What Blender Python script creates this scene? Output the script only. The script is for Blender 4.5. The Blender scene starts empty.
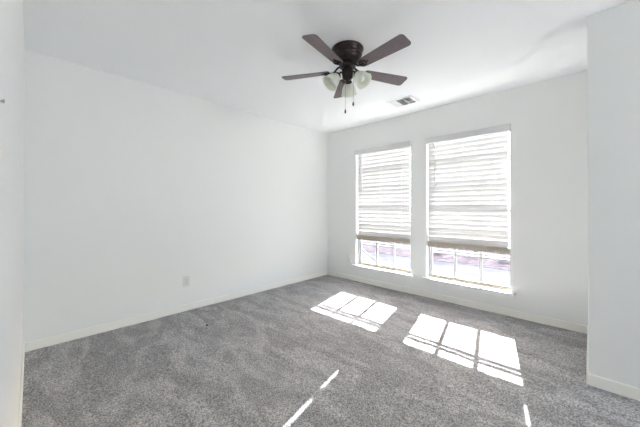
import bpy, bmesh, math, random
from mathutils import Vector, Matrix, Quaternion, noise as mnoise
random.seed(7)
scene = bpy.context.scene
C = scene.collection
PI = math.pi

# ------------------------------------------------------------------ camera
CAM = Vector((3.2878, -3.5850, 1.1668))
YAW, PITCH, ROLL, FPX = 0.76908, 0.005357, 0.000488, 279.7
cd = bpy.data.cameras.new('camera'); cam = bpy.data.objects.new('camera', cd); C.objects.link(cam)
fw = Vector((-math.sin(YAW)*math.cos(PITCH), math.cos(YAW)*math.cos(PITCH), math.sin(PITCH)))
rr = Vector((math.cos(YAW), math.sin(YAW), 0)); uu = rr.cross(fw)
r2 = rr*math.cos(ROLL)+uu*math.sin(ROLL); u2 = -rr*math.sin(ROLL)+uu*math.cos(ROLL)
m = Matrix((r2, u2, -fw)).transposed().to_4x4(); m.translation = CAM
cam.matrix_world = m
cd.sensor_fit = 'HORIZONTAL'; cd.sensor_width = 36; cd.lens = FPX/640*36
cd.shift_y = -8.04/640; cd.clip_start = 0.005
scene.camera = cam

# ------------------------------------------------------------------ world, sun, exposure
w = bpy.data.worlds.new('sky'); scene.world = w; w.use_nodes = True
nt = w.node_tree; bg = nt.nodes['Background']
sky = nt.nodes.new('ShaderNodeTexSky'); sky.sky_type = 'NISHITA'; sky.sun_disc = False
SUN_DIR = Vector((0.225, -1.0, -0.465)).normalized()
sky.sun_elevation = math.asin(-SUN_DIR.z); sky.sun_rotation = math.atan2(-SUN_DIR.x, -SUN_DIR.y)
sky.dust_density = 2.0
nt.links.new(sky.outputs[0], bg.inputs[0]); bg.inputs[1].default_value = 0.25
sl = bpy.data.lights.new('sun', 'SUN'); sun = bpy.data.objects.new('sun', sl); C.objects.link(sun)
sl.energy = 11.0; sl.angle = math.radians(0.53); sl.color = (1, 1, 1)
sun.location = (0, 6, 6); sun.rotation_euler = SUN_DIR.to_track_quat('-Z', 'Y').to_euler()
al = bpy.data.lights.new('added_fill_light', 'AREA'); aw = bpy.data.objects.new('added_fill_light', al); C.objects.link(aw)
al.shape = 'RECTANGLE'; al.size = 1.0; al.size_y = 1.0; al.energy = 10; al.color = (.96, .985, 1)     # added fill light, set just outside the added unseen window
aw.location = (6.60, -1.62, 1.80); aw.rotation_euler = Vector((-1, 0, 0)).to_track_quat('-Z', 'Y').to_euler()
scene.view_settings.view_transform = 'Standard'; scene.view_settings.look = 'None'
scene.view_settings.gamma = 1; scene.view_settings.use_curve_mapping = False
scene.view_settings.exposure = 2.60
scene.cycles.max_bounces = 20; scene.cycles.diffuse_bounces = 16; scene.cycles.glossy_bounces = 4
scene.cycles.transmission_bounces = 8; scene.cycles.transparent_max_bounces = 16
scene.cycles.sample_clamp_indirect = 10

# ------------------------------------------------------------------ materials
def mat(name, col, rough=0.6, metal=0.0, spec=0.5, trans=None):
    M = bpy.data.materials.new(name); M.use_nodes = True
    b = M.node_tree.nodes['Principled BSDF']
    b.inputs['Base Color'].default_value = (*col, 1); b.inputs['Roughness'].default_value = rough
    b.inputs['Metallic'].default_value = metal; b.inputs['Specular IOR Level'].default_value = spec
    if trans:
        n = M.node_tree.nodes; t = n.new('ShaderNodeBsdfTranslucent'); t.inputs[0].default_value = (*trans[1], 1)
        mx = n.new('ShaderNodeMixShader'); mx.inputs[0].default_value = trans[0]
        M.node_tree.links.new(b.outputs[0], mx.inputs[1]); M.node_tree.links.new(t.outputs[0], mx.inputs[2])
        M.node_tree.links.new(mx.outputs[0], n['Material Output'].inputs[0])
    return M
def add_noise(M, scale, c0, c1, detail=3, stretch=None, lo=.35, hi=.65):
    n = M.node_tree.nodes; l = M.node_tree.links; b = n['Principled BSDF']
    tc = n.new('ShaderNodeTexCoord'); mp = n.new('ShaderNodeMapping'); no = n.new('ShaderNodeTexNoise'); r = n.new('ShaderNodeValToRGB')
    if stretch: mp.inputs['Scale'].default_value = stretch
    no.inputs['Scale'].default_value = scale; no.inputs['Detail'].default_value = detail
    r.color_ramp.elements[0].position = lo; r.color_ramp.elements[1].position = hi
    r.color_ramp.elements[0].color = (*c0, 1); r.color_ramp.elements[1].color = (*c1, 1)
    l.new(tc.outputs['Object'], mp.inputs[0]); l.new(mp.outputs[0], no.inputs['Vector']); l.new(no.outputs['Fac'], r.inputs[0])
    l.new(r.outputs[0], b.inputs['Base Color']); return no
def add_bump(M, scale, strength, dist, detail=2):
    n = M.node_tree.nodes; l = M.node_tree.links; b = n['Principled BSDF']
    tc = n.new('ShaderNodeTexCoord'); no = n.new('ShaderNodeTexNoise'); bu = n.new('ShaderNodeBump')
    no.inputs['Scale'].default_value = scale; no.inputs['Detail'].default_value = detail
    bu.inputs['Strength'].default_value = strength; bu.inputs['Distance'].default_value = dist
    l.new(tc.outputs['Object'], no.inputs['Vector']); l.new(no.outputs['Fac'], bu.inputs['Height']); l.new(bu.outputs[0], b.inputs['Normal'])

M_wall = mat('wall_paint', (.860, .866, .858), .75, spec=.25); add_bump(M_wall, 90, .12, .004)
M_ceil = mat('ceiling_paint', (.935, .943, .958), .85, spec=.15); add_bump(M_ceil, 70, .15, .004)
M_trim = mat('trim_paint', (.92, .91, .865), .4)
M_reveal = mat('stool_paint', (.88, .88, .87), .4)
M_sash = mat('almond_vinyl', (.60, .54, .44), .45); add_noise(M_sash, 30, (.58, .52, .42), (.62, .56, .46))
M_munt = mat('grille_white', (.60, .60, .63), .5)
M_slat = mat('slat_white', (.70, .70, .70), .55, trans=(.075, (.85, .85, .87)))
M_val = mat('valance_white', (.70, .70, .71), .5); add_noise(M_val, 8, (.68, .68, .69), (.72, .72, .73), stretch=(1, 8, 8))
M_rail = mat('rail_tan', (.50, .45, .385), .5); add_noise(M_rail, 10, (.46, .41, .345), (.54, .49, .425), stretch=(1, 12, 12))
M_cord = mat('cord', (.6, .6, .6), .7)
M_wand = mat('wand_grey', (.42, .42, .43), .3)
M_plate = mat('plate_white', (.74, .75, .74), .35)
M_slot = mat('slot_dark', (.05, .05, .05), .6)
M_bronze = mat('oil_bronze', (.030, .022, .020), .32, metal=.55); add_noise(M_bronze, 25, (.024, .017, .016), (.045, .032, .028))
M_blade = mat('blade_walnut', (.10, .07, .07), .42, spec=.6)
add_noise(M_blade, 14, (.085, .054, .058), (.175, .13, .142), 5, stretch=(1.2, 22, 22), lo=.3, hi=.7)
M_opal = mat('alabaster_glass', (.84, .86, .78), .25, trans=(.5, (.90, .92, .85)))
add_noise(M_opal, 18, (.80, .82, .75), (.90, .90, .85), 4)
M_chain = mat('chain_metal', (.35, .33, .31), .35, metal=.8)
M_screw = mat('screw_steel', (.55, .54, .52), .35, metal=.9)
M_vent = mat('vent_white', (.86, .86, .86), .4)
M_duct = mat('duct_shade', (.10, .10, .10), .8)  # dark colour standing in for shade inside the duct
M_glass = bpy.data.materials.new('window_glass'); M_glass.use_nodes = True
n = M_glass.node_tree.nodes; l = M_glass.node_tree.links; n.remove(n['Principled BSDF'])
tr = n.new('ShaderNodeBsdfTransparent'); tr.inputs[0].default_value = (.95, .965, .97, 1)
gl = n.new('ShaderNodeBsdfGlossy'); gl.inputs['Roughness'].default_value = .02
fr = n.new('ShaderNodeFresnel'); fr.inputs[0].default_value = 1.35; mx = n.new('ShaderNodeMixShader')
l.new(fr.outputs[0], mx.inputs[0]); l.new(tr.outputs[0], mx.inputs[1]); l.new(gl.outputs[0], mx.inputs[2]); l.new(mx.outputs[0], n['Material Output'].inputs[0])

# carpet: short twisted pile, mottled, with the lay of the pile brushed in patches
M_carpet = mat('grey_carpet', (.25, .24, .245), 1.0, spec=.0)
n = M_carpet.node_tree.nodes; l = M_carpet.node_tree.links; b = n['Principled BSDF']
tc = n.new('ShaderNodeTexCoord')
def cnoise(scale, detail, stretch=(1, 1, 1), rot=0.0, dist=0.0):
    mp = n.new('ShaderNodeMapping'); mp.inputs['Scale'].default_value = stretch; mp.inputs['Rotation'].default_value = (0, 0, rot)
    no = n.new('ShaderNodeTexNoise'); no.inputs['Scale'].default_value = scale; no.inputs['Detail'].default_value = detail
    no.inputs['Distortion'].default_value = dist
    l.new(tc.outputs['Object'], mp.inputs[0]); l.new(mp.outputs[0], no.inputs['Vector']); return no.outputs['Fac']
def mrange(s, a, b_, c, d):
    r = n.new('ShaderNodeMapRange'); r.inputs[1].default_value = a; r.inputs[2].default_value = b_; r.inputs[3].default_value = c; r.inputs[4].default_value = d
    l.new(s, r.inputs[0]); return r.outputs[0]
def mathn(op, a, b_):
    q = n.new('ShaderNodeMath'); q.operation = op; l.new(a, q.inputs[0])
    if isinstance(b_, float): q.inputs[1].default_value = b_
    else: l.new(b_, q.inputs[1])
    return q.outputs[0]
fine = cnoise(130, 3); tuft = cnoise(38, 2); lay = cnoise(1.7, 2.5, (1, 2.6, 1), .6, 1.4); lay2 = cnoise(4.5, 2, (1, 1.6, 1), -.5, .6)
v = mathn('MULTIPLY', mrange(fine, .34, .66, .48, 1.52), mrange(lay, .45, .56, .89, 1.11))
v = mathn('MULTIPLY', v, mrange(tuft, .3, .7, .90, 1.10)); v = mathn('MULTIPLY', v, mrange(lay2, .35, .65, .94, 1.06))
mxc = n.new('ShaderNodeMix'); mxc.data_type = 'RGBA'; mxc.blend_type = 'MULTIPLY'; mxc.inputs[0].default_value = 1
mxc.inputs['A'].default_value = (.40, .388, .392, 1); l.new(v, mxc.inputs['B']); l.new(mxc.outputs['Result'], b.inputs['Base Color'])
bu = n.new('ShaderNodeBump'); bu.inputs['Strength'].default_value = .8; bu.inputs['Distance'].default_value = .012
h = mathn('ADD', fine, mathn('MULTIPLY', tuft, 1.0)); l.new(h, bu.inputs['Height']); l.new(bu.outputs[0], b.inputs['Normal'])

M_conc = mat('outdoor_concrete', (.42, .42, .44), .9, spec=0.0); add_noise(M_conc, 2, (.078, .075, .086), (.105, .102, .112), 6)
M_lawn = mat('winter_lawn', (.25, .26, .18), 1, spec=0.0); add_noise(M_lawn, 1.2, (.065, .065, .07), (.095, .09, .092), 8)
M_mulch = mat('mulch', (.28, .2, .18), 1, spec=0.0); add_noise(M_mulch, 6, (.045, .038, .042), (.11, .09, .095), 8)
M_twig = mat('twig_bark', (.22, .15, .14), .9, spec=0.0); add_noise(M_twig, 40, (.2, .17, .17), (.3, .26, .25))
M_leaf = mat('shrub_leaf', (.20, .22, .16), .7, spec=0.0); add_noise(M_leaf, 9, (.2, .19, .18), (.32, .27, .26))
M_iron = mat('railing_iron', (.16, .17, .20), .5, metal=.3)

# ------------------------------------------------------------------ mesh helpers
def obj(name, bm, material, parent=None, smooth=False, bevel=0.0, segs=2):
    bmesh.ops.recalc_face_normals(bm, faces=bm.faces)
    me = bpy.data.meshes.new(name); bm.to_mesh(me); bm.free()
    o = bpy.data.objects.new(name, me); C.objects.link(o)
    if material: me.materials.append(material)
    if smooth:
        for p in me.polygons: p.use_smooth = True
    if bevel:
        md = o.modifiers.new('bevel', 'BEVEL'); md.width = bevel; md.segments = segs; md.limit_method = 'ANGLE'
    if parent: o.parent = parent
    return o
def bx(bm, x0, x1, y0, y1, z0, z1, M=None):
    vs = [bm.verts.new((x, y, z)) for x in (x0, x1) for y in (y0, y1) for z in (z0, z1)]
    for f in ((0,1,3,2),(4,6,7,5),(0,4,5,1),(2,3,7,6),(0,2,6,4),(1,5,7,3)): bm.faces.new([vs[i] for i in f])
    if M is not None:
        for q in vs: q.co = M @ q.co
    return vs
def box(name, x0, x1, y0, y1, z0, z1, material, parent=None, bevel=0.0):
    bm = bmesh.new(); bx(bm, x0, x1, y0, y1, z0, z1); return obj(name, bm, material, parent, bevel=bevel)
def lathe(bm, prof, seg=32, M=None, cap=True):
    rings = []
    for (r, z) in prof:
        rings.append([bm.verts.new((r*math.cos(2*PI*i/seg), r*math.sin(2*PI*i/seg), z)) for i in range(seg)])
    for a, c in zip(rings, rings[1:]):
        for i in range(seg): bm.faces.new((a[i], a[(i+1) % seg], c[(i+1) % seg], c[i]))
    if cap:
        bm.faces.new(rings[0]); bm.faces.new(rings[-1])
    if M is not None:
        for rg in rings:
            for q in rg: q.co = M @ q.co
def tube(bm, pts, rad, seg=8):
    pts = [Vector(p) for p in pts]; rads = rad if isinstance(rad, (list, tuple)) else [rad]*len(pts)
    rings = []; up = None
    for i, p in enumerate(pts):
        d = (pts[min(i+1, len(pts)-1)]-pts[max(i-1, 0)]).normalized()
        if up is None: up = Vector((0, 0, 1)) if abs(d.z) < .9 else Vector((1, 0, 0))
        s = d.cross(up).normalized(); t = s.cross(d).normalized(); up = t
        rings.append([bm.verts.new(p+(s*math.cos(2*PI*k/seg)+t*math.sin(2*PI*k/seg))*rads[i]) for k in range(seg)])
    for a, c in zip(rings, rings[1:]):
        for k in range(seg): bm.faces.new((a[k], a[(k+1) % seg], c[(k+1) % seg], c[k]))
    bm.faces.new(rings[0]); bm.faces.new(rings[-1])
def torus(bm, R, r, M, seg=24, ms=8):
    rings = []
    for i in range(seg):
        a = 2*PI*i/seg
        rings.append([bm.verts.new(M @ Vector(((R+r*math.cos(2*PI*k/ms))*math.cos(a), (R+r*math.cos(2*PI*k/ms))*math.sin(a), r*math.sin(2*PI*k/ms)))) for k in range(ms)])
    for i in range(seg):
        a, c = rings[i], rings[(i+1) % seg]
        for k in range(ms): bm.faces.new((a[k], a[(k+1) % ms], c[(k+1) % ms], c[k]))
def tag(o, label, cat, group=None, kind=None):
    o['label'] = label; o['category'] = cat
    if group: o['group'] = group
    if kind: o['kind'] = kind
    return o
def thing(name, label, cat, loc=(0, 0, 0), group=None):
    o = bpy.data.objects.new(name, None); o.empty_display_size = .1; C.objects.link(o); o.location = loc
    return tag(o, label, cat, group)
def struct(o, label=None, cat=None):
    o['kind'] = 'structure'
    if label: o['label'] = label; o['category'] = cat
    return o

# ------------------------------------------------------------------ room shell
H = 2.44; XR = 3.274; YR = -1.016; YB = -3.6265; XE = 6.4; T = .14
OPEN = ((.605, 1.530), (1.745, 2.665)); ZS, ZT = .250, 2.065

def wall_holes(x0, x1, z0, z1, y0, y1, holes):
    bm = bmesh.new()
    xs = sorted({x0, x1, *[a for q in holes for a in q[:2]]}); zs = sorted({z0, z1, *[a for q in holes for a in q[2:]]})
    hole = lambda i, k: not (0 <= i < len(xs)-1 and 0 <= k < len(zs)-1) or any(q[0] <= (xs[i]+xs[i+1])/2 <= q[1] and q[2] <= (zs[k]+zs[k+1])/2 <= q[3] for q in holes)
    cache = {}
    def V(x, y, z):
        if (x, y, z) not in cache: cache[(x, y, z)] = bm.verts.new((x, y, z))
        return cache[(x, y, z)]
    for i in range(len(xs)-1):
        for k in range(len(zs)-1):
            if hole(i, k): continue
            a, c, d, e = xs[i], xs[i+1], zs[k], zs[k+1]
            for y in (y0, y1): bm.faces.new((V(a, y, d), V(c, y, d), V(c, y, e), V(a, y, e)))
            if hole(i-1, k): bm.faces.new((V(a, y0, d), V(a, y1, d), V(a, y1, e), V(a, y0, e)))
            if hole(i+1, k): bm.faces.new((V(c, y0, d), V(c, y1, d), V(c, y1, e), V(c, y0, e)))
            if hole(i, k-1): bm.faces.new((V(a, y0, d), V(c, y0, d), V(c, y1, d), V(a, y1, d)))
            if hole(i, k+1): bm.faces.new((V(a, y0, e), V(c, y0, e), V(c, y1, e), V(a, y1, e)))
    return bm
struct(obj('wall_far', wall_holes(-T, XR+T, -.02, H, 0, T, [(a, c, ZS, ZT) for a, c in OPEN]), M_wall))
struct(box('wall_left', -T, 0, YB-T, 0, -.02, H, M_wall))
struct(box('wall_near', 0, XE+T, YB-T, YB, -.02, H, M_wall))
struct(box('wall_closet', XR, XR+T, YR+.0001, 0, -.02, H, M_wall, bevel=.006))
struct(box('wall_closet_front', XR+.0, XE+T, YR, YR+.12, -.02, H, M_wall, bevel=.006))
bm = wall_holes(YB, YR, -.02, H, -XE-T, -XE, [(-2.14, -1.10, 1.28, 2.32)])  # opening added to let the fill light in
for q in bm.verts: q.co = Vector((-q.co.y, q.co.x, q.co.z))
struct(obj('wall_right', bm, M_wall))
struct(box('ceiling', -T, XE+T, YB-T, T, H, H+.12, M_ceil))

# carpet floor with soft wrinkles in the pile
bm = bmesh.new(); NX, NY = 190, 150
def fz(x, y):
    return .004*(mnoise.noise(Vector((x*2.1+.3*y, y*3.3, 1.7)))) + .002*mnoise.noise(Vector((x*7, y*8, 4.1)))
vs = [[bm.verts.new((-T+(XE+2*T)*i/NX, YB-T+(-YB+2*T)*j/NY, 0)) for j in range(NY+1)] for i in range(NX+1)]
for i in range(NX+1):
    for j in range(NY+1):
        q = vs[i][j].co; q.z = -.005+fz(q.x, q.y)
for i in range(NX):
    for j in range(NY): bm.faces.new((vs[i][j], vs[i+1][j], vs[i+1][j+1], vs[i][j+1]))
fl = obj('floor', bm, M_carpet, smooth=True); struct(fl, 'grey plush carpet covering the whole room', 'carpet')

def base(name, x0, x1, y0, y1): struct(box(name, x0, x1, y0, y1, -.015, .070, M_trim, bevel=.004))
B = .011
base('baseboard_left', 0, B, YB+B, -B); base('baseboard_far', 0, XR, -B, 0)
base('baseboard_near', 0, XE, YB, YB+B); base('baseboard_closet', XR-B, XR, YR-B, -B)
base('baseboard_closet_front', XR, XE, YR-B, YR); base('baseboard_right', XE-B, XE, YB+B, YR-B)

# ------------------------------------------------------------------ windows
def window(idx, x0, x1, label):
    root = bpy.data.objects.new('window_%d' % idx, None); C.objects.link(root); root.location = ((x0+x1)/2, 0, ZS)
    struct(root, label, 'window')
    ox = root.location
    def L(bm):
        for q in bm.verts: q.co -= ox
        return bm
    F = .022; fy0, fy1 = .070, .135                        # fixed frame in the outer half of the opening
    bm = bmesh.new()
    bx(bm, x0, x0+F, fy0, fy1, ZS, ZT); bx(bm, x1-F*.7, x1, fy0, fy1, ZS, ZT)
    bx(bm, x0+F, x1-F*.7, fy0, fy1, ZT-F, ZT); obj('window_frame', L(bm), M_munt, root, bevel=.002)
    bm = bmesh.new(); bx(bm, x0+F, x1-F*.7, fy0, fy1, ZS, ZS+.018); obj('window_track', L(bm), M_sash, root, bevel=.002)
    xa, xb = x0+F, x1-F*.7; zm = 1.13
    for nm, za, zb, ya in (('lower_sash', ZS+.018, zm+.02, .085), ('upper_sash', zm-.02, ZT-F, .112)):
        S = .022; yb = ya+.022
        bm = bmesh.new(); rb = .022 if nm == 'lower_sash' else .036
        bx(bm, xa, xa+S, ya, yb, za, zb); bx(bm, xb-.006, xb, ya, yb, za, zb)
        bx(bm, xa+S, xb-.006, ya, yb, zb-.036, zb)
        sash = obj(nm, L(bm), M_munt, root, bevel=.0015)
        bm = bmesh.new(); bx(bm, xa+S, xb-.006, ya, yb, za, za+rb); obj('bottom_rail', L(bm), M_sash, sash, bevel=.0015)
        ga, gb = xa+S, xb-.006; yc = (ya+yb)/2
        bm = bmesh.new(); bx(bm, ga, gb, yc-.002, yc+.002, za+rb, zb-.036); obj('pane', L(bm), M_glass, sash)
        for k in (1, 2):
            xm = ga+(gb-ga)*k/3
            bm = bmesh.new(); bx(bm, xm-.016, xm+.016, yc-.006, yc+.006, za+rb, zb-.036); obj('muntin', L(bm), M_munt, sash, bevel=.001)
        zz = [.592, .87] if nm == 'lower_sash' else [1.42, 1.72]
        for z in zz:
            bm = bmesh.new()
            for dz in (-.016, .016): bx(bm, ga, gb, yc-.005, yc+.005, z+dz-.0105, z+dz+.0105)
            obj('muntin', L(bm), M_munt, sash)
    bm = bmesh.new(); bx(bm, x0-.042, x1+.042, -.055, 0, ZS-.022, ZS+.004); bx(bm, x0, x1, 0, .07, ZS-.0005, ZS+.004)
    obj('stool', L(bm), M_reveal, root, bevel=.003)
    bm = bmesh.new(); bx(bm, x0-.02, x1+.02, -.014, 0, ZS-.062, ZS-.022); obj('apron', L(bm), M_reveal, root, bevel=.003)
    return root
window(1, *OPEN[0], 'tall white window nearer the room corner, its blind three quarters down')
window(2, *OPEN[1], 'tall white window nearer the closet corner, its blind three quarters down')

sw = bpy.data.objects.new('window_3', None); C.objects.link(sw); sw.location = (XE, -1.62, 1.28); struct(sw, 'unseen window added for fill light, out to the right of the closet', 'window')  # unseen window, added as the way in for the fill light
bm = bmesh.new()
for a in ((.05, .1, -.52, -.48, 0, 1.04), (.05, .1, .48, .52, 0, 1.04), (.05, .1, -.48, .48, 0, .04), (.05, .1, -.48, .48, 1.0, 1.04), (.05, .1, -.48, .48, .50, .54)): bx(bm, *a)
obj('window_frame', bm, M_sash, sw)
bm = bmesh.new(); bx(bm, .072, .076, -.48, .48, .04, 1.0); obj('pane', bm, M_glass, sw)
# ------------------------------------------------------------------ blinds
def blind(x0, x1, label, skew):
    xa, xb = x0+.012, x1-.025
    root = thing('window_blind', label, 'blind', ((xa+xb)/2, .045, 2.06), 'blinds in the two windows'); o0 = root.location.copy()
    def part(name, bm, m_, par=root, **k):
        for q in bm.verts: q.co -= o0
        return obj(name, bm, m_, par, **k)
    bm = bmesh.new(); bx(bm, x0+.004, x1-.004, .010, .068, 2.005, 2.062); part('headrail', bm, M_val)
    bm = bmesh.new(); bx(bm, x0-.012, x1+.010, -.026, -.012, 1.985, 2.062)      # valance with returns
    bx(bm, x0-.012, x0-.002, -.012, -.0005, 1.985, 2.062); bx(bm, x1, x1+.010, -.012, -.0005, 1.985, 2.062)
    part('valance', bm, M_val, bevel=.004)
    pitch = .0585; W = .069; tilt = math.radians(72); z = 1.985; first = None
    while z > .752:
        if first is None:
            bm = bmesh.new(); nseg = 6; rows = []
            for i in range(nseg+1):
                t = -W/2+W*i/nseg; c = .0022*(1-(2*t/W)**2)
                rows.append([[bm.verts.new((sx, t, c+s*.0014)) for s in (-1, 1)] for sx in (xa, xb)])
            for a, c in zip(rows, rows[1:]):
                for s in (0, 1): bm.faces.new((a[0][s], a[1][s], c[1][s], c[0][s]))
                for e in (0, 1): bm.faces.new((a[e][0], a[e][1], c[e][1], c[e][0]))
            for e in (rows[0], rows[-1]): bm.faces.new((e[0][0], e[1][0], e[1][1], e[0][1]))
            R = Matrix.Rotation(-tilt, 4, 'X')
            for q in bm.verts:
                q.co = R @ q.co; q.co.x -= o0.x
            first = obj('slat', bm, M_slat, root, smooth=False); s_ = first
        else:
            s_ = first.copy(); C.objects.link(s_); s_.parent = root
        s_.location = (.0 if not skew or z > .95 else 0.014+.002*math.sin(z*90), 0, z-o0.z); z -= pitch
    for k in range(9):                                                     # gathered slats above the bottom rail
        zz = .682+k*.0047
        bm = bmesh.new(); bx(bm, xa, xb+.014, .045-.031, .045+.031, zz, zz+.0042); part('slat', bm, M_rail)
    bm = bmesh.new(); bx(bm, xa, xb+.016, .013, .077, .655, .681); rail = part('bottom_rail', bm, M_rail, bevel=.004)
    for f in (.13, .5, .87):
        x = xa+(xb-xa)*f
        bm = bmesh.new()
        for y in (.0085, .0815): tube(bm, [(x, y, 2.0), (x, y, .668)], .0011, 5)
        part('ladder_cord', bm, M_cord)
        bm = bmesh.new(); lathe(bm, [(.007, 0), (.007, .004), (.004, .006)], 12, Matrix.Translation((x, .0135, .669)) @ Matrix.Rotation(PI/2, 4, 'X')); part('cord_button', bm, M_plate, rail)
    bm = bmesh.new(); x = x0+.118
    tube(bm, [(x, -.006, 2.0), (x, -.004, 1.99), (x, -.004, 1.42), (x, -.004, 1.41)], [.003, .004, .0045, .003], 6)
    part('tilt_wand', bm, M_wand)
    return root
blind(*OPEN[0], 'white slatted blind in the left window nearer the room corner, tan bottom rail', True)
blind(*OPEN[1], 'white slatted blind in the right window nearer the closet corner, tan bottom rail', False)

# ------------------------------------------------------------------ ceiling fan
FC = Vector((1.8834, -1.8155, H))
fan = thing('ceiling_fan', 'dark bronze flush-mount ceiling fan with five walnut blades and three pale glass shades', 'ceiling fan', FC)
bm = bmesh.new()
lathe(bm, [(.118, 0), (.126, -.003), (.128, -.012), (.121, -.020), (.118, -.030), (.118, -.040), (.111, -.046), (.115, -.053), (.114, -.062), (.106, -.076), (.102, -.080), (.103, -.086), (.094, -.100), (.078, -.113), (.060, -.122), (.05, -.126)], 48)
housing = obj('motor_housing', bm, M_bronze, fan, smooth=True)
bm = bmesh.new(); lathe(bm, [(.045, -.140), (.064, -.146), (.066, -.166), (.058, -.172), (.04, -.176)], 32); obj('flywheel', bm, M_bronze, fan, smooth=True)
HB = -.194; PH = math.radians(101.15+180); R0, R1 = .148, .5535
def blade_mesh():
    bm = bmesh.new(); out = []
    def corner(cx, cy, r, a0, a1):
        for i in range(6):
            a = a0+(a1-a0)*i/5; out.append((cx+r*math.cos(a), cy+r*math.sin(a)))
    wr, wt = .046, .060
    corner(R0+.022, -wr+.022, .022, PI*1.5, PI) ; out.reverse(); a = list(out); out.clear()
    corner(R1-.026, -wt+.026, .026, -PI/2, 0); corner(R1-.026, wt-.026, .026, 0, PI/2)
    corner(R0+.022, wr-.022, .022, PI/2, PI)
    pts = a+out
    lo = [bm.verts.new((x, y, -.003)) for x, y in pts]; hi = [bm.verts.new((x, y, .003)) for x, y in pts]
    bm.faces.new(lo); bm.faces.new(hi)
    for i in range(len(pts)): bm.faces.new((lo[i], lo[(i+1) % len(pts)], hi[(i+1) % len(pts)], hi[i]))
    return bm
def iron_mesh():
    bm = bmesh.new()
    tube(bm, [(.050, 0, .036), (.075, 0, .030), (.095, 0, .012), (.115, 0, -.006), (.140, 0, -.010), (.165, 0, -.008)], [.009, .008, .0075, .0075, .008, .007], 8)
    Rx = Matrix.Translation((.170, 0, -.0085))
    torus(bm, .024, .0058, Rx @ Matrix.Diagonal((1.15, 1, 1, 1)))
    for s in (-1, 1):                                                     # scrolls either side of the arm
        tube(bm, [(.125, 0, -.008), (.138, s*.014, -.009), (.150, s*.028, -.008), (.166, s*.033, -.007), (.180, s*.027, -.007)], [.005, .005, .005, .005, .004], 6)
    tube(bm, [(.190, 0, -.007), (.215, 0, -.006)], [.007, .004], 6)
    return bm
def screw_mesh(x, y):
    bm = bmesh.new(); lathe(bm, [(.0045, -.0095), (.0045, -.0075), (.0045, -.003)], 10, Matrix.Translation((x, y, 0))); return bm
pb = obj('blade', blade_mesh(), M_blade, fan, bevel=.0012)
pi = obj('blade_iron', iron_mesh(), M_bronze, fan, smooth=True)
ps = [obj('screw', screw_mesh(x, y), M_bronze, pi) for x, y in ((.170, 0), (.213, 0), (.180, .027))]
for k in range(5):
    R = Matrix.Translation((0, 0, HB)) @ Matrix.Rotation(PH+k*2*PI/5, 4, 'Z') @ Matrix.Rotation(math.radians(-12), 4, 'X')
    b_, i_ = (pb, pi) if k == 0 else (pb.copy(), pi.copy())
    if k:
        C.objects.link(b_); C.objects.link(i_)
        for q in ps:
            c = q.copy(); C.objects.link(c); c.parent = i_
    b_.parent = fan; i_.parent = fan; b_.matrix_local = R; i_.matrix_local = R
bm = bmesh.new(); lathe(bm, [(.034, -.172), (.040, -.178), (.047, -.190), (.047, -.222), (.043, -.236), (.042, -.254), (.030, -.268), (.014, -.276), (.008, -.286)], 28)
kit = obj('light_kit', bm, M_bronze, fan, smooth=True)
for k, deg in enumerate((124, 244, 4)):
    a = math.radians(deg); d = Vector((math.cos(a), math.sin(a), 0)); ax = (d*math.sin(math.radians(42)) + Vector((0, 0, -math.cos(math.radians(42))))).normalized()
    p0 = d*.040+Vector((0, 0, -.219)); p1 = d*.060+Vector((0, 0, -.219)); p2 = d*.072+Vector((0, 0, -.231)); p3 = p2+ax*.012
    bm = bmesh.new(); tube(bm, [p0, p1, p2, p3], .008, 8)
    Q = Matrix.Translation(p3) @ ax.to_track_quat('Z', 'Y').to_matrix().to_4x4()
    lathe(bm, [(.012, -.006), (.024, 0), (.029, .008), (.029, .018), (.026, .018)], 20, Q)
    obj('shade_holder', bm, M_bronze, fan, smooth=True)
    prof = [(.026, .012), (.031, .024), (.043, .042), (.053, .062), (.058, .084), (.061, .104), (.066, .116)]
    inner = [(r-.003, z) for r, z in reversed(prof)]
    bm = bmesh.new(); lathe(bm, prof+inner, 32, Q, cap=False)
    sh = obj('lamp_shade', bm, M_opal, fan, smooth=True)
    bm = bmesh.new(); lathe(bm, [(.012, .014), (.013, .03), (.016, .045), (.024, .062), (.026, .075), (.020, .09), (.008, .098)], 20, Q)
    obj('light_bulb', bm, M_plate, sh, smooth=True)
for off, zb in ((-.018, -.505), (.046, -.445)):
    px, py = rr.x*off, rr.y*off
    bm = bmesh.new(); z0 = -.268 if abs(off) < .03 else -.235
    tube(bm, [(px, py, z0), (px, py, zb)], .0014, 6)
    ch = obj('pull_chain', bm, M_chain, fan)
    bm = bmesh.new(); lathe(bm, [(.002, .0), (.006, -.008), (.0075, -.022), (.006, -.032), (.002, -.036)], 14, Matrix.Translation((px, py, zb))); obj('chain_pull', bm, M_bronze, ch, smooth=True)

for ch in fan.children:
    if ch is not housing: ch.location.z += .020

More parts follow.
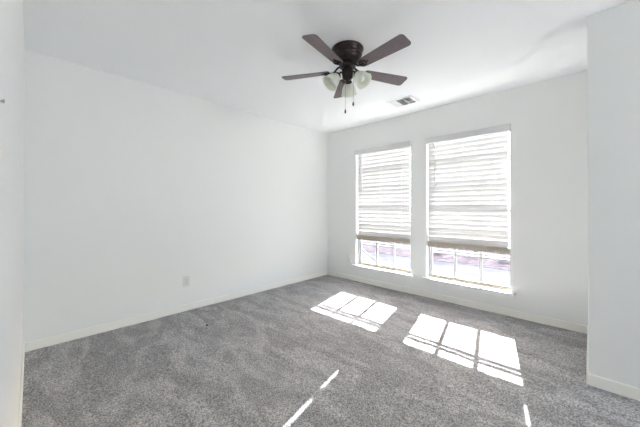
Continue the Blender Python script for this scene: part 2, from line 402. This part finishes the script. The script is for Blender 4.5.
# ------------------------------------------------------------------ ceiling register
vx0, vx1, vy0, vy1 = 1.505, 1.817, -.590, -.345
vent = thing('air_vent', 'white louvered air vent set in the ceiling between the fan and the windows', 'vent', ((vx0+vx1)/2, (vy0+vy1)/2, H))
def VP(name, bm, m_, **k):
    for q in bm.verts: q.co -= vent.location
    return obj(name, bm, m_, vent, **k)
zf = H-.008
bm = bmesh.new()
bx(bm, vx0, vx1, vy0, vy0+.028, zf, H); bx(bm, vx0, vx1, vy1-.018, vy1, zf, H)
bx(bm, vx0, vx0+.026, vy0+.028, vy1-.018, zf, H); bx(bm, vx1-.030, vx1, vy0+.028, vy1-.018, zf, H)
for x in (1.612, 1.700): bx(bm, x, x+.012, vy0+.028, vy1-.018, zf, H)
bx(bm, 1.712, vx1-.030, -.452, -.432, zf, H)
VP('vent_frame', bm, M_vent, bevel=.001)
bm = bmesh.new(); bx(bm, vx0+.02, vx1-.02, vy0+.02, vy1-.014, H-.0016, H-.0004); VP('duct_shade_sheet', bm, M_duct)  # dark sheet painted as the shade behind the louvers, no hole cut
def slat_run(n_, lo, hi, a0, a1, ang, along):
    for i in range(n_):
        c = lo+(hi-lo)*(i+.5)/n_; wd = (hi-lo)/n_
        bm = bmesh.new()
        if along == 'y':
            Mx = Matrix.Translation((c, 0, H-.0075)) @ Matrix.Rotation(ang, 4, 'Y'); bx(bm, -wd*.5, wd*.5, a0, a1, -.0006, .0006, Mx)
        else:
            Mx = Matrix.Translation((0, c, H-.0075)) @ Matrix.Rotation(ang, 4, 'X'); bx(bm, a0, a1, -wd*.5, wd*.5, -.0006, .0006, Mx)
        VP('slat', bm, M_vent)
slat_run(7, vx0+.026, 1.612, vy0+.028, vy1-.018, math.radians(-30), 'y')
slat_run(6, vy0+.028, vy1-.018, 1.624, 1.700, math.radians(50), 'x')
slat_run(4, vy0+.028, -.452, 1.712, vx1-.030, math.radians(50), 'x')
slat_run(4, -.432, vy1-.018, 1.712, vx1-.030, math.radians(50), 'x')

# ------------------------------------------------------------------ outlets, nail, fleck
def outlet(label, loc, rotz):
    root = thing('wall_outlet', label, 'outlet', loc); root.rotation_euler = (0, 0, rotz)   # faces local -Y
    bm = bmesh.new(); bx(bm, -.035, .035, -.006, -.0002, -.057, .057); pl = obj('cover_plate', bm, M_plate, root, bevel=.003)
    for s in (-1, 1):
        bm = bmesh.new()
        lathe(bm, [(.0165, 0), (.0165, .002), (.0155, .0028)], 24, Matrix.Translation((0, -.006, s*.0195)) @ Matrix.Rotation(PI/2, 4, 'X')); rc = obj('receptacle', bm, M_plate, root)
        bm = bmesh.new()
        for dx, hh in ((-.006, .0045), (.006, .0038)): bx(bm, dx-.0012, dx+.0012, -.0094, -.0086, s*.0195+.002-hh, s*.0195+.002+hh)
        bx(bm, -.002, .002, -.0094, -.0086, s*.0195-.010, s*.0195-.006); obj('slot', bm, M_slot, rc)
    bm = bmesh.new(); lathe(bm, [(.003, 0), (.003, .001), (.002, .0014)], 10, Matrix.Translation((0, -.006, 0)) @ Matrix.Rotation(PI/2, 4, 'X')); obj('screw', bm, M_screw, root)
    return root
outlet('white duplex outlet low on the long blank left wall', (0, -2.36, .328), PI/2)
outlet('small white outlet low on the window wall beside the left window', (.481, 0, .341), 0)
bm = bmesh.new(); Mn = Matrix.Translation((2.48, YB, 1.369)) @ Matrix.Rotation(-PI/2, 4, 'X')
lathe(bm, [(.0015, -.004), (.0015, .003), (.004, .003), (.004, .005), (.003, .0056)], 12, Matrix.Translation((2.48, YB, 1.369)) @ Matrix.Rotation(-PI/2, 4, 'X'))
tag(obj('nail', bm, M_screw), 'small steel nail head standing out of the near wall at the left edge', 'nail')

bm = bmesh.new(); bmesh.ops.create_icosphere(bm, subdivisions=2, radius=.011)
for q in bm.verts:
    q.co *= 1+.35*mnoise.noise(q.co*90); q.co.z *= .5; q.co += Vector((.571, -2.375, .003+fz(.571, -2.375)))
tag(obj('carpet_fluff', bm, M_slot, smooth=True), 'tiny dark bit of fluff lying on the grey carpet near the left wall', 'fluff')
# ------------------------------------------------------------------ outdoors, seen washed out under the blinds
GZ = -.45
struct(box('ground', -30, 30, .3, 45, GZ-.2, GZ, M_lawn), 'pale winter lawn outside the windows', 'lawn')
struct(box('path', -30, 30, 2.6, 4.2, GZ, GZ+.02, M_conc), 'pale concrete path outside the windows', 'path')
struct(box('planting_bed', -30, 30, 4.9, 9.4, GZ, GZ+.006, M_mulch), 'mulched planting bed beyond the path', 'planting bed')
def shrub(x, y, s, label, leafy):
    root = thing('garden_shrub', label, 'shrub', (x, y, GZ+.02), 'shrubs outside the windows')
    rnd = random.Random(int(x*100+y*10)); bm = bmesh.new(); tips = []
    for i in range(11):
        a = rnd.uniform(0, 2*PI); sp = rnd.uniform(.1, .6)*s; hh = rnd.uniform(.5, 1)*s
        p = [(0, 0, 0), (math.cos(a)*sp*.4, math.sin(a)*sp*.4, hh*.5), (math.cos(a)*sp, math.sin(a)*sp, hh)]
        tube(bm, p, [.012, .008, .003], 5); tips.append(Vector(p[2])); tips.append(Vector(p[1]))
        for _ in range(4):
            t = rnd.uniform(.4, 1); q = Vector(p[1]).lerp(Vector(p[2]), t); e = q+Vector((rnd.uniform(-1, 1), rnd.uniform(-1, 1), rnd.uniform(0, 1)))*.22*s
            tube(bm, [q, e], [.005, .002], 4); tips.append(e)
    obj('branches', bm, M_twig, root)
    bm = bmesh.new()
    for t in tips:
        for _ in range(4 if leafy else 2):
            c = t+Vector((rnd.gauss(0, 1), rnd.gauss(0, 1), rnd.gauss(0, 1)))*.09*s; c.z = max(c.z, .02)
            u = Vector((rnd.gauss(0, 1), rnd.gauss(0, 1), rnd.gauss(0, 1))).normalized(); v_ = u.orthogonal().normalized(); k = .022*s
            bm.faces.new([bm.verts.new(c+u*k*2), bm.verts.new(c+v_*k), bm.verts.new(c-u*k*2), bm.verts.new(c-v_*k)])
    f = obj('foliage', bm, M_leaf, root); f['kind'] = 'stuff'
shrub(-.55, 6.4, .5, 'washed-out bare shrub seen in the left pane of the right window', True)
shrub(.45, 7.0, .55, 'washed-out sparse shrub seen in the middle pane of the right window', False)
shrub(1.3, 6.6, .5, 'washed-out bare shrub seen in the right pane of the right window', True)
shrub(-3.6, 5.9, .7, 'washed-out sparse shrub seen in the right pane of the left window', False)
rl = thing('handrail', 'thin sloping metal handrail outside, seen through the left window', 'railing', (-1.30, 3.0, GZ+.02))
bm = bmesh.new(); tube(bm, [(-.75, 0, .74), (.42, 0, .08)], .022, 8); obj('rail', bm, M_iron, rl)
for x, z in ((-.70, .71), (.36, .11)):
    bm = bmesh.new(); tube(bm, [(x, 0, 0), (x, 0, z)], .016, 8); obj('post', bm, M_iron, rl)
